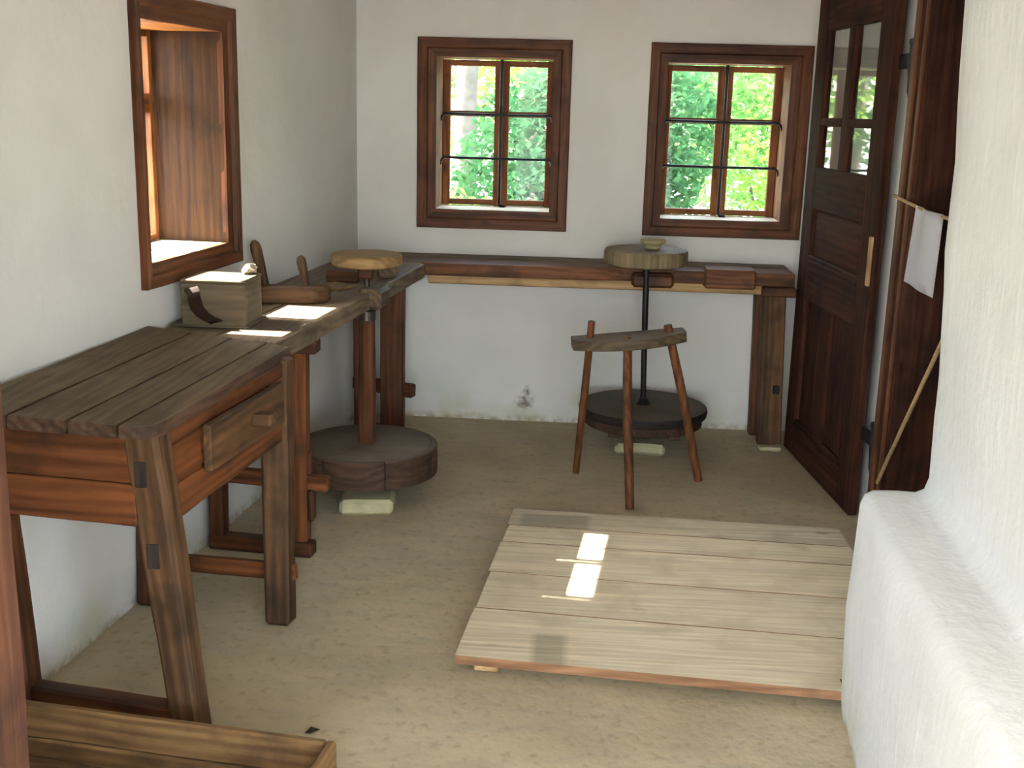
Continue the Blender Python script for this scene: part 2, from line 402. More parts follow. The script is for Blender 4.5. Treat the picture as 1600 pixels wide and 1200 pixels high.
# dark side room beyond the right doorway
def side_room():
    bm = bmesh.new(); x0, x1, y0, y1, z1 = RIGHT_X+.4, RIGHT_X+2.2, 2.4, 5.0, CEIL_Z
    v = [bm.verts.new(p) for p in ((x0, y0, 0), (x1, y0, 0), (x1, y1, 0), (x0, y1, 0), (x0, y0, z1), (x1, y0, z1), (x1, y1, z1), (x0, y1, z1))]
    for f in ((0, 1, 5, 4), (1, 2, 6, 5), (2, 3, 7, 6), (4, 5, 6, 7)): bm.faces.new([v[i] for i in f])
    bmesh.ops.solidify(bm, geom=bm.faces, thickness=.1)
    tag(link('wall_side_room', tomesh(bm, 'wall_side_room'), M_WALL), kind='structure')
side_room()
def floor():
    bm = bmesh.new(); nx, ny = 46, 84; g = {}
    for i in range(nx+1):
        for j in range(ny+1):
            x = -1.95+i*5.3/nx; y = -1.6+j*7.2/ny
            g[i, j] = bm.verts.new((x, y, -.0035+.0035*mnoise.noise(Vector((x*3, y*3, 0)))))
    for i in range(nx):
        for j in range(ny): bm.faces.new((g[i, j], g[i+1, j], g[i+1, j+1], g[i, j+1]))
    r = bmesh.ops.extrude_face_region(bm, geom=bm.faces[:])
    for e in r['geom']:
        if isinstance(e, bmesh.types.BMVert): e.co.z = -.3
    o = link('floor', tomesh(bm, 'floor'), M_FLOOR, smooth=False); tag(o, kind='structure'); smooth_auto(o, 40)
floor()
tag(link('ceiling', box_mesh('ceiling', (4.0, 5.6, .12), .01), M_CEIL, None, (-.1, 3.5, CEIL_Z+.06)), kind='structure')
tag(link('ceiling_added_shade', box_mesh('ceiling_added_shade', (5.0, 4.2, .12), .01), M_CEIL, None, (-.1, -1.42, CEIL_Z+.06)), kind='structure')  # added roof behind the camera, unseen, cuts sky light through the doorway
tag(link('wall_front_lintel', box_mesh('wall_front_lintel', (1.5, .22, .3), .02), M_WALL, None, (.0, 1.09, CEIL_Z-.15)), kind='structure')
def ground():
    bm = bmesh.new()
    bmesh.ops.create_grid(bm, x_segments=60, y_segments=60, size=45)
    for v in bm.verts:
        d = max(0, math.hypot(v.co.x, v.co.y)-9)
        v.co.z = -.38+.12*mnoise.noise(Vector((v.co.x*.3, v.co.y*.3, 0)))*min(1, d/3) 
    tag(link('ground', tomesh(bm, 'ground'), M_GRASS), kind='structure')
ground()
# thick lime-washed masonry on the right with a ledge at its foot
def masonry():
    prof = [(.712, -.02), (.704, .06), (.698, .3), (.7, .5), (.703, .565), (.712, .59), (.732, .602), (.79, .603), (.835, .602), (.856, .612), (.866, .64), (.862, .8), (.845, 1.2), (.825, 1.7), (.808, 2.1), (.8, CEIL_Z)]
    ys = [2.79, 2.782, 2.765, 2.74]+[2.74-.085*i for i in range(1, 21)]
    ins = {0: .05, 1: .022, 2: .007}
    bm = bmesh.new(); rings = []
    P = []
    for (a, b) in zip(prof, prof[1:]):
        k = max(1, int(math.hypot(b[0]-a[0], b[1]-a[1])/.09))
        P += [(a[0]+(b[0]-a[0])*i/k, a[1]+(b[1]-a[1])*i/k) for i in range(k)]
    P.append(prof[-1])
    for n, y in enumerate(ys):
        rg = []
        for (x, z) in P:
            p = Vector((x-.06*(2.79-y)+ins.get(n, 0), y, z-(ins.get(n, 0)*.6 if .4 < z < .63 else 0)))
            w = mnoise.noise(p*3.2)*.012+mnoise.noise(p*9)*.005
            rg.append(bm.verts.new(p+Vector((w, w*.6 if n < 3 else 0, w*.5 if z > .05 else 0))))
        rg.append(bm.verts.new((1.62, y, CEIL_Z))); rg.append(bm.verts.new((1.62, y, -.02)))
        rings.append(rg)
    m = len(rings[0])
    for a, b in zip(rings, rings[1:]):
        for k in range(m): bm.faces.new((a[k], a[(k+1) % m], b[(k+1) % m], b[k]))
    bm.faces.new(rings[0]); bm.faces.new(rings[-1][::-1])
    o = link('wall_front_right', tomesh(bm, 'wall_front_right'), M_STOVE); tag(o, kind='structure'); smooth_auto(o, 50)
masonry()

# ------------------------------------------------------------------ windows
def strip_mesh(name, a, b, prof, inward):
    """moulding along a->b (2-D u,z) mitred at 45 deg; prof = [(offset outward, proud)]"""
def window(name, loc, rz, w, z0, z1, cas, rev, centre, sun_side=False):
    """local x along wall, y outward, z up; opening x 0..w; cas = casing widths (l, r, b, t)"""
    root = empty(name, loc, rz); tag(root, kind='structure')
    cl, cr, cb, ct = cas
    # casing boards, mitred, with a stepped profile
    def casing(p, q, op, oq, g):
        bm = bmesh.new(); prof = [(0, .004), (0, -.016), (.42, -.018), (.5, -.03), (.94, -.03), (1.0, -.024), (1.0, .004)]
        c = ((p[0]+q[0])/2, (p[1]+q[1])/2); sd = random.random()*50
        rings = []; N = 8
        for i in range(N+1):
            t = i/N; rg = []
            for f, h in prof:
                A = (p[0]+op[0]*f, p[1]+op[1]*f); B = (q[0]+oq[0]*f, q[1]+oq[1]*f)
                ww = wob((A[0]+(B[0]-A[0])*t, h, A[1]+(B[1]-A[1])*t), .0012, 9, sd)
                rg.append(bm.verts.new((A[0]+(B[0]-A[0])*t-c[0]+ww.x, h+(ww.y if h < 0 else 0), A[1]+(B[1]-A[1])*t-c[1]+ww.z)))
            rings.append(rg)
        m = len(prof)
        for a, b in zip(rings, rings[1:]):
            for k in range(m): bm.faces.new((a[k], a[(k+1) % m], b[(k+1) % m], b[k]))
        bm.faces.new(rings[0]); bm.faces.new(rings[-1][::-1])
        link('casing_board', tomesh(bm, 'casing_board'), wood('frame', g), root, (c[0], 0, c[1]))
    casing((0, z0), (0, z1), (-cl, -cb), (-cl, ct), 'z'); casing((w, z0), (w, z1), (cr, -cb), (cr, ct), 'z')
    casing((0, z0), (w, z0), (-cl, -cb), (cr, -cb), 'x'); casing((0, z1), (w, z1), (-cl, ct), (cr, ct), 'x')
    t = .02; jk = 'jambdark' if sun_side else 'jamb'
    def lp(nm, c, d, key, parent=root, bev=.002, amp=.0006, mat=None):
        return link(nm, box_mesh(nm, d, bev, 4, amp), mat or wood(key, 'xyz'[max((0, 2), key=lambda i: d[i])]), parent, c)
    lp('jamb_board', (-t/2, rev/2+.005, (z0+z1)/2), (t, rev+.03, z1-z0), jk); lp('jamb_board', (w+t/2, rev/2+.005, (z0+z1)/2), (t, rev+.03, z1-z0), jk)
    lp('head_board', (w/2, rev/2+.005, z1+t/2), (w+2*t, rev+.03, t), 'amber'); lp('sill_board', (w/2, rev/2+.005, z0-t/2), (w+2*t, rev+.03, t), 'pale')  # sill paler than the jambs, daylight on it put into the colour
    # two casements
    y = rev+.005; s = .024 if sun_side else .034; zt = z0+(z1-z0)*(.66 if sun_side else .635); bar = .066 if sun_side else .026
    for (a, b) in ((0.0, centre), (centre, w)):
        cs = empty('casement'); cs.parent = root; cs.location = (a, y, z0)
        W_, H_ = b-a, z1-z0; zz = zt-z0
        lp('stile', (s/2+.001, 0, H_/2), (s, .036, H_-.004), 'sash', cs); lp('stile', (W_-s/2-.001, 0, H_/2), (s, .036, H_-.004), 'sash', cs)
        lp('rail', (W_/2, 0, s/2), (W_-2*s, .034, s*.8), 'sash', cs); lp('rail', (W_/2, 0, H_-s/2), (W_-2*s, .034, s*.8), 'sash', cs)
        lp('glazing_bar', (W_/2, 0, zz), (W_-2*s, .03, bar), 'sash', cs)
        for (q0, q1) in ((s*.8, zz-bar/2), (zz+bar/2, H_-s*.8)):
            link('pane', box_mesh('pane', (W_-2*s+.006, .003, q1-q0+.006), 0), M_GLASS, cs, (W_/2, .004, (q0+q1)/2))
    # iron bars in front of the sashes
    if sun_side: return root
    yb = rev-.07
    for zb in (zt-.002, z0+(z1-z0)*.335):
        br = link('iron_bar', tube_mesh('iron_bar', [(-.0, yb-.03, zb-.03), (.004, yb-.012, zb-.012), (.016, yb, zb), (w*.5, yb, zb-.001), (w-.016, yb, zb), (w-.004, yb-.012, zb-.012), (w, yb-.03, zb-.03)], .0065, 8), M_IRON, root)
        smooth_auto(br, 50)
    br = link('iron_bar', tube_mesh('iron_bar', [(centre, yb+.014, z1), (centre, yb+.014, (z0+z1)/2), (centre, yb+.014, z0+.02), (centre+.006, yb, z0+.006), (centre+.03, yb-.01, z0+.004)], .0075, 8), M_IRON, root)
    smooth_auto(br, 50)
    return root
REV = .25
window('window_1', (W1['x0'], BACK_Y, 0), 0, W1['x1']-W1['x0'], W1['z0'], W1['z1'], (.088, .083, .088, .085), REV, .285)
window('window_2', (W2['x0'], BACK_Y, 0), 0, W2['x1']-W2['x0'], W2['z0'], W2['z1'], (.08, .095, .08, .085), REV-.03, .288)
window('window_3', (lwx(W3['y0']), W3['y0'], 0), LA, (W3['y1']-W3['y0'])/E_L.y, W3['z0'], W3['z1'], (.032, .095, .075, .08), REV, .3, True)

# ------------------------------------------------------------------ door leaf and door frame on the right
def door_leaf():
    A = Vector((.960, 5.169, 0)); B = Vector((1.056, 4.207, 0)); d = (B-A).normalized(); L = .915
    rz = math.atan2(d.y, d.x)
    root = empty('door_1', A+Vector((0, 0, .006)), rz); tag(root, kind='structure')
    # local x along the leaf (free edge -> hinge), local y: d rotated +90 deg = away from room
    T = .036; H = 2.0; a, b = .12, .765
    def bp(nm, x0, x1, z0, z1, y0=0.0, th=T, key='door', parent=root, bev=.003, mat=None, amp=.0008):
        dm = (x1-x0, th, z1-z0); ax = 'x' if dm[0] > dm[2] else 'z'
        return link(nm, box_mesh(nm, dm, bev, 3, amp), mat or wood(key, ax), parent, ((x0+x1)/2, y0+th/2, (z0+z1)/2))
    bp('stile', -.014, a, 0, H); bp('stile', b, L, 0, H)
    for (z0, z1) in ((0, .15), (.71, .885), (1.1, 1.275), (1.83, H)): bp('rail', a, b, z0, z1)
    bp('muntin', .375, .48, .15, .71); bp('muntin', .40, .475, 1.275, 1.83, .004, .032)
    bp('glazing_bar', a, .40, 1.447, 1.481, .004, .032); bp('glazing_bar', .475, b, 1.447, 1.481, .004, .032)
    def panel(x0, x1, z0, z1):   # raised and fielded panel
        bm = bmesh.new(); m = .05; e = .0
        o = [(x0, z0), (x1, z0), (x1, z1), (x0, z1)]; i = [(x0+m, z0+m), (x1-m, z0+m), (x1-m, z1-m), (x0+m, z1-m)]
        cx, cz = (x0+x1)/2, (z0+z1)/2
        vo = [bm.verts.new((p[0]-cx, .004, p[1]-cz)) for p in o]; vi = [bm.verts.new((p[0]-cx, -.006, p[1]-cz)) for p in i]; vb = [bm.verts.new((p[0]-cx, .012, p[1]-cz)) for p in o]
        bm.faces.new(vi); bm.faces.new(vb[::-1])
        for k in range(4):
            j = (k+1) % 4; bm.faces.new((vo[k], vo[j], vi[j], vi[k])); bm.faces.new((vb[k], vb[j], vo[j], vo[k]))
        link('panel', tomesh(bm, 'panel'), wood('door', 'z' if z1-z0 > x1-x0 else 'x'), root, (cx, .016, cz))
    panel(a, .375, .15, .71); panel(.48, b, .15, .71); panel(a, b, .885, 1.1)
    for (x0, x1) in ((a, .40), (.475, b)):
        for (z0, z1) in ((1.275, 1.447), (1.481, 1.83)):
            link('pane', box_mesh('pane', (x1-x0, .003, z1-z0), 0), M_GLASS, root, ((x0+x1)/2, .02, (z0+z1)/2))
    # beads around panels (thin lit mouldings)
    bp('moulding', a, .375, .15, .166, -.0, .014, bev=.005); bp('moulding', .48, b, .15, .166, 0, .014, bev=.005)
    bp('moulding', a, b, .885, .902, -.0, .014, bev=.005)
    tag(bp('lock_strip', L-.032, L-.004, .885, 1.065, -.010, .012, 'batten'), 'bare orange-brown strip of wood on the door edge')
    for z in (1.68, .33):
        h = link('hinge', box_mesh('hinge', (.105, .012, .05), .003), M_IRON, root, (L+.05, .03, z))
        link('hinge_pin', lathe_mesh('hinge_pin', [(0, -.06), (.009, -.055), (.011, -.03), (.011, .05), (.014, .055), (.014, .07), (0, .075)], 10), M_IRON, h, (.058, .0, 0))
        link('hinge_hook', tube_mesh('hinge_hook', [(.058, 0, -.05), (.06, .0, -.10), (.066, .006, -.14), (.075, .012, -.165)], [.009, .008, .007, .005], 8), M_IRON, h)
door_leaf()
def door_frame():
    root = empty('trim_1', (RIGHT_X, DY1, 0)); tag(root, kind='structure')
    pbox('casing_board', (RIGHT_X-.012, DY1+.085, 1.02), (.024, .17, 2.04), 'door', root, bev=.004)
    pbox('bead', (RIGHT_X-.028, DY1+.128, 1.02), (.014, .05, 2.04), 'frame', root, bev=.006)
    pbox('bead', (RIGHT_X-.026, DY1+.035, 1.02), (.012, .028, 2.04), 'frame', root, bev=.005)
    pbox('jamb_board', (RIGHT_X+.19, DY1-.012, 1.0), (.41, .024, 2.02), 'door', root, bev=.002)
    pbox('jamb_board', (RIGHT_X+.19, DY0+.012, 1.0), (.41, .024, 2.02), 'door', root, bev=.002)
    pbox('head_board', (RIGHT_X+.19, (DY0+DY1)/2, DZ-.012), (.41, DY1-DY0-.05, .024), 'door', root, bev=.002)
    pbox('casing_board', (RIGHT_X-.012, DY0-.05, 1.02), (.024, .1, 2.04), 'door', root, bev=.004)
    pbox('casing_board', (RIGHT_X-.012, (DY0+DY1)/2+.03, DZ+.07), (.024, 1.035, .1), 'door', root, bev=.004)
    # lower wooden leaf half of the doorway, seen dark behind the ropes
door_frame()
def near_post():
    root = empty('trim_2', (-.655, 1.19, 0)); tag(root, kind='structure')
    pbox('jamb_post', (-.667, 1.10, 1.14), (.07, .20, 2.28), 'post', root, bev=.012, amp=.003, cuts=24)
    pbox('edge_strip', (-.70, .985, 1.0), (.05, .03, 1.9), 'post', root, bev=.006, amp=.004, cuts=30)
near_post()

# ------------------------------------------------------------------ work table by the left wall
def work_table():
    base = (-1.1, 2.8, 0); root = empty('work_table', base)
    tag(root, 'worn wooden work table with drawer standing against the left wall', 'table')
    zt = lambda x, y: (-(x+.9))*.055           # top rises slightly to the wall
    Z = .81
    # outline corners NR, FR, FL, NL
    n0, n1 = Vector((-.908, 2.325)), Vector((-1.375, 2.315)); f0, f1 = Vector((-.838, 3.235)), Vector((-1.298, 3.335))
    cuts = [0, .16, .40, .68, 1.0]
    for i, (a, b) in enumerate(zip(cuts, cuts[1:])):
        g = .0035
        p = [n0.lerp(n1, a+(g if i else 0)), n0.lerp(n1, b-g), f0.lerp(f1, b-g), f0.lerp(f1, a+(g if i else 0))]
        if i == 0:
            c = n0; p = [c+Vector((-.045, 0)), p[1], p[2], p[3], c+Vector((.008, .07)), c+Vector((.0, .03)), c+Vector((-.018, .008))]
        slab('top_board', [tuple(q) for q in p], Z-.034, Z, 'top', 'y', root, bev=.008, amp=.004, zf=zt, side='fly')
    # legs (top, foot)
    T = {'nr': ((-.952, 2.405, .785), (-.868, 2.395, 0)), 'nl': ((-1.343, 2.45, .80), (-1.297, 2.455, 0)),
         'fr': ((-.868, 3.185, .785), (-.848, 3.095, 0)), 'fl': ((-1.262, 3.28, .80), (-1.268, 3.18, 0))}
    L = {}
    for k, (a, b) in T.items():
        L[k] = beam('leg', b, a, (.06 if k == 'nl' else .075), .07, 'dark' if k[1] == 'l' else 'leg', root, facing=(.1, 1, 0), taper=1.12, bev=.01, amp=.003, cuts=10)
    for z in (.69, .50):                        # dark through-tenons on the near face of the corner leg
        t = (z/.785); p = Vector(T['nr'][1]).lerp(Vector(T['nr'][0]), t)
        pbox('tenon', (p.x-.012, p.y-.036, z), (.03, .01, .06), 'black', root, bev=.002)
    # aprons
    nr = lambda z, k='nr': Vector(T[k][1]).lerp(Vector(T[k][0]), z/.79)
    a, b = nr(.66, 'nl'), nr(.66)
    def board(nm, p, q, z0, z1, th, key, off=Vector((0, 0, 0)), par=root):
        p, q = Vector(p)+off, Vector(q)+off; m = (p+q)/2; d = q-p; d.z = 0
        me = box_mesh(nm, (d.length, th, z1-z0), .003, 8, .002)
        o = link(nm, me, wood(key, 'x'), par, rel((m.x, m.y, (z0+z1)/2), par)); o.rotation_euler.z = math.atan2(d.y, d.x); return o
    board('end_apron', (a.x, a.y-.0, 0), (b.x-.03, b.y-.0, 0), .665, .775, .024, 'red', Vector((0, -.022, 0)))
    board('end_apron', (a.x, a.y-.0, 0), (b.x-.03, b.y-.0, 0), .565, .663, .024, 'red', Vector((0, -.022, 0)))
    c, d = nr(.7), nr(.7, 'fr'); off = Vector((.018, 0, 0))
    pc, pd = (c.x, c.y+.035, 0), (d.x, d.y-.035, 0)
    board('front_rail', pc, pd, .735, .777, .022, 'red', off)
    board('front_apron', pc, pd, .55, .633, .024, 'red', off)
    # boards left and right of the drawer
    e0, e1 = Vector(pc), Vector(pd)
    s0, s1 = e0.lerp(e1, .235), e0.lerp(e1, .86)
    board('front_apron', e0, s0, .633, .735, .02, 'red', off); board('front_apron', s1, e1, .633, .735, .02, 'red', off)
    dr = empty('drawer'); dr.parent = root; ang = math.atan2(e1.y-e0.y, e1.x-e0.x)-R(1.2)
    m = (s0+s1)/2+Vector((.05, 0, 0)); dr.location = rel((m.x, m.y, .684), root); dr.rotation_euler.z = ang
    LD = (s1-s0).length
    link('drawer_front', box_mesh('drawer_front', (LD+.02, .022, .118), .004, 6, .0015), wood('leg', 'x'), dr, (0, 0, 0))
    link('drawer_side', box_mesh('drawer_side', (.014, .30, .09), .002), wood('red', 'y'), dr, (-LD/2+.02, .16, .0))
    link('drawer_side', box_mesh('drawer_side', (.014, .30, .09), .002), wood('red', 'y'), dr, (LD/2-.02, .16, .0))
    link('drawer_base', box_mesh('drawer_base', (LD-.05, .30, .01), .002), wood('red', 'x'), dr, (0, .16, -.04))
    link('knob', box_mesh('knob', (.05, .055, .032), .006, 2, .001), wood('leg', 'y'), dr, (.03, -.036, .008))
    c, d = nr(.7, 'nl'), nr(.7, 'fl')
    board('back_apron', (c.x, c.y+.03, 0), (d.x, d.y-.03, 0), .6, .78, .022, 'dark')
    c, d = nr(.7, 'fl'), nr(.7, 'fr')
    board('end_apron', (c.x+.03, c.y, 0), (d.x-.03, d.y, 0), .6, .775, .022, 'dark')
    # stretchers
    beam('stretcher', Vector(nr(.1, 'nl'))+Vector((.02, 0, 0)), Vector(nr(.1))+Vector((.0, 0, -.005)), .04, .05, 'dark', root, facing=(0, 1, 0))
    beam('stretcher', nr(.135, 'fl'), nr(.155, 'fr')+Vector((.05, 0, 0)), .05, .03, 'red', root, facing=(0, 1, 0))
work_table()

# ------------------------------------------------------------------ benches round the corner
BZ = .81
bfx = lambda y: -.812+.0985*(y-3.887)          # front edge of the side bench
def side_bench():
    root = empty('workbench', (-1.0, 4.2, 0)); tag(root, 'dusty plank workbench under the small side window, joining the long bench in the corner', 'bench')
    y0, y1 = 3.345, 5.10
    w = lambda y: lwx(y)+.012
    te = lambda x: 3.240-(x+.838)*.217      # far edge of the table
    mid = lambda y, t: w(y)*(1-t)+bfx(y)*t
    g = .003
    slab('bench_board', [(w(y0), te(w(y0))), (mid(y0, .46)-g, te(mid(y0, .46))), (mid(y1, .46)-g, y1+.02), (w(y1), y1+.02)], BZ-.06, BZ, 'bench', 'y', root, amp=.003)
    slab('bench_board', [(mid(y0, .46)+g, te(mid(y0, .46))), (bfx(y0)-.02, te(bfx(y0)-.02)), (bfx(3.36), 3.36), (bfx(4.1), 4.1), (bfx(4.2), 4.2), (bfx(y1-.05), y1-.05), (bfx(y1)-.03, y1), (mid(y1, .46)+g, y1)], BZ-.06, BZ+.002, 'bench', 'y', root, amp=.006, bev=.009)
    # notched block that carries the wheel pivot
    yw = 4.26
    pbox('pivot_block', (bfx(yw)-.008, yw, BZ-.022), (.10, .15, .075), 'bench', root, bev=.014, amp=.003, rot=(0, 0, -.1))
    # trestle under the near end
    y = 3.655
    beam('leg', (-.92, y, 0), (-.915, y, BZ-.06), .048, .07, 'red', root)
    beam('leg', (-1.215, y+.02, .0), (-1.205, y+.02, BZ-.06), .05, .07, 'dark', root)
    beam('sleeper', (-1.24, y+.015, .022), (-.872, y-.03, .022), .06, .05, 'dark', root, facing=(0, 0, 1))
    beam('rail', (-1.24, y+.02, .262), (-.825, y, .245), .045, .05, 'red', root, facing=(0, 0, 1))
    pbox('bracket', (-.885, y, .172), (.022, .05, .115), 'dark', root, bev=.008); pbox('bracket', (-.888, y, .32), (.02, .045, .08), 'dark', root, bev=.008, taper=.5)
    beam('bearer', (-1.24, y, BZ-.085), (-.85, y-.02, BZ-.085), .06, .05, 'dark', root, facing=(0, 0, 1))
    # trestle by the corner
    beam('leg', (-.845, 5.075, 0), (-.842, 5.07, BZ-.06), .105, .07, 'dark', root)
    beam('leg', (-1.0, 5.16, 0), (-1.0, 5.155, BZ-.06), .07, .07, 'dark', root)
    beam('sleeper', (-1.02, 5.165, .025), (-.84, 5.065, .025), .05, .05, 'dark', root, facing=(0, 0, 1))
    beam('rail', (-1.04, 5.165, .235), (-.745, 5.065, .225), .045, .06, 'dark', root, facing=(0, 0, 1))
side_bench()
def back_bench():
    root = empty('long_workbench', (.1, 5.3, 0)); tag(root, 'long narrow plank workbench along the back wall under the two windows', 'bench')
    x0, x1, yf = lwx(5.4)+.015, .941, 5.125
    y0b = BACK_Y-.01
    slab('bench_board', [(x0, 5.305), (x1, 5.325), (x1, y0b), (x0+.005, y0b)], BZ-.055, BZ, 'bench', 'x', root, amp=.002)
    slab('bench_board', [(x0-.015, yf), (-.66, yf), (-.2, yf), (.05, yf+.012), (.18, yf+.035), (.33, yf+.035), (.45, yf+.015), (x1, yf+.018), (x1, 5.319), (x0-.015, 5.299)], BZ-.06, BZ-.001, 'bfront', 'x', root, amp=.004, bev=.008)
    pbox('under_rail', (.075, yf+.075, BZ-.082), (1.55, .03, .045), 'batten', root)
    pbox('pivot_block', (.312, yf-.008, BZ-.045), (.185, .075, .062), 'bfront', root, bev=.012, amp=.002)
    tag(pbox('patch_board', (.655, yf+.068, BZ-.032), (.225, .16, .085), 'bfront', root, bev=.008), 'short reddish repair board set over the bench edge')
    beam('leg', (.896, 5.225, .0), (.864, 5.225, BZ-.06), .105, .07, 'leg', root, bev=.006)
    beam('leg', (.86, 5.40, .0), (.84, 5.40, BZ-.06), .07, .07, 'dark', root, bev=.006)
    pbox('leg_cap', (.878, 5.20, BZ-.085), (.15, .12, .04), 'dark', root)
    tag(pbox('peg', (.905, 5.188, .27), (.03, .02, .04), 'black', root), 'small dark wooden peg')
back_bench()

# ------------------------------------------------------------------ potter's wheels
def rim_segments(root, r0, r1, z0, z1, n, key, a0=0.0):
    bm = bmesh.new(); K_ = 7; span = 2*math.pi/n*.985
    pts = []
    for k in range(K_+1):
        a = -span/2+span*k/K_
        pts.append([bm.verts.new((r*math.cos(a), r*math.sin(a), z)) for r, z in ((r0, z0), (r1, z0), (r1, z1-.004), (r1-.005, z1), (r0, z1))])
    for a, b in zip(pts, pts[1:]):
        for i in range(5): bm.faces.new((a[i], a[(i+1) % 5], b[(i+1) % 5], b[i]))
    bm.faces.new(pts[0]); bm.faces.new(pts[-1][::-1])
    me = tomesh(bm, 'rim_segment')
    for i in range(n): link('rim_segment', me, wood(key, 'y'), root, (0, 0, 0), (0, 0, a0+2*math.pi*i/n))
def wheel_left():
    c = Vector((-.808, 4.26, 0)); root = empty('potters_wheel', c); tag(root, "wooden kick wheel with thick square shaft at the side bench", "potter's wheel")
    f = link('flywheel', lathe_mesh('flywheel', [(0, .112), (.235, .112), (.25, .118), (.25, .212), (.245, .216), (.06, .218), (0, .218)], 48), wood('fly', 'x'), root); smooth_auto(f)
    rim_segments(root, .2505, .272, .106, .214, 7, 'fly', .2)
    link('pivot', lathe_mesh('pivot', [(0, .055), (.012, .06), (.02, .114), (0, .114)], 12), M_STEEL, root)
    s = beam('shaft', c+Vector((0, 0, .2)), c+Vector((.0, 0, .725)), .062, .055, 'dark', root, facing=(.25, 1, 0), taper=.9, bev=.012)
    link('ferrule', lathe_mesh('ferrule', [(.0, .70), (.034, .70), (.034, .735), (.0, .735)], 20), M_STEEL, root)
    link('pin', lathe_mesh('pin', [(0, .73), (.012, .73), (.012, .875), (0, .875)], 14), M_STEEL, root)
    link('collar', box_mesh('collar', (.062, .055, .05), .008, 1, .001), wood('dark', 'z'), root, (0, 0, .882))
    h = link('wheel_head', lathe_mesh('wheel_head', [(0, .905), (.12, .905), (.131, .912), (.134, .925), (.134, .944), (.128, .951), (.03, .953), (0, .953)], 48, .01), wood('headl', 'x'), root); smooth_auto(h)
wheel_left()
def wheel_right():
    c = Vector((.298, 5.088, 0)); root = empty('potters_wheel', c); tag(root, "kick wheel with thin iron shaft and double wooden flywheel behind the stool", "potter's wheel")
    f = link('flywheel', lathe_mesh('flywheel', [(0, .158), (.27, .158), (.286, .164), (.29, .185), (.286, .2), (.275, .204), (.03, .206), (0, .206)], 56, .012), wood('black', 'x'), root); smooth_auto(f)
    f = link('lower_disc', lathe_mesh('lower_disc', [(0, .118), (.262, .118), (.27, .124), (.27, .156), (0, .156)], 56, .01), wood('fly', 'y'), root); smooth_auto(f)
    for k in range(3):
        pbox('batten', c+Vector((-.13+.13*k, 0, .108)), (.05, .42, .022), 'fly', root)
    link('socket', lathe_mesh('socket', [(.0, .2), (.045, .2), (.03, .215), (.018, .232), (0, .232)], 20), M_IRON, root)
    lean = Vector((-.018, .0, 0))
    tube('shaft', [c+Vector((0, 0, .2)), c+lean*.5+Vector((0, 0, .5)), c+lean+Vector((0, 0, .845))], [.0125, .0135, .0145], M_IRON, root, 12)
    link('pivot', lathe_mesh('pivot', [(0, .05), (.01, .055), (.02, .118), (0, .118)], 12), M_IRON, root)
    h = link('wheel_head', lathe_mesh('wheel_head', [(0, .836), (.165, .836), (.18, .842), (.184, .852), (.184, .893), (.178, .904), (.165, .907), (.03, .908), (0, .908)], 56, .008), wood('head', 'z'), root, (-.022, 0, 0)); smooth_auto(h)
    b = link('clay_bowl', lathe_mesh('clay_bowl', [(0, 0), (.03, 0), (.034, .004), (.032, .014), (.045, .024), (.056, .032), (.058, .038), (.054, .041), (.046, .034), (.02, .022), (0, .02)], 32, .01), M_CLAY, None, (c.x+.006, c.y-.01, .9085)); smooth_auto(b, 60)
    tag(b, 'small shallow clay bowl resting on the grey wheel head', 'bowl')
wheel_right()
def stone(name, c, dims, label, cat='stone'):
    o = link(name, box_mesh(name, dims, .014, 4, .008), M_STONE, None, (c[0], c[1], dims[2]/2-.002)); tag(o, label, cat); return o
stone('foundation_stone', (-.778, 4.10), (.2, .15, .06), 'pale squared stone on the floor under the square-shafted kick wheel').rotation_euler.z = .08
stone('foundation_stone', (.29, 5.06), (.22, .2, .05), 'pale stone on the floor under the double flywheel')
stone('foot_stone', (.888, 5.14), (.10, .06, .018), 'flat pale stone at the foot of the long bench leg')
stone('foot_stone', (-.815, 4.96), (.1, .06, .014), 'thin flat stone beside the corner bench leg')

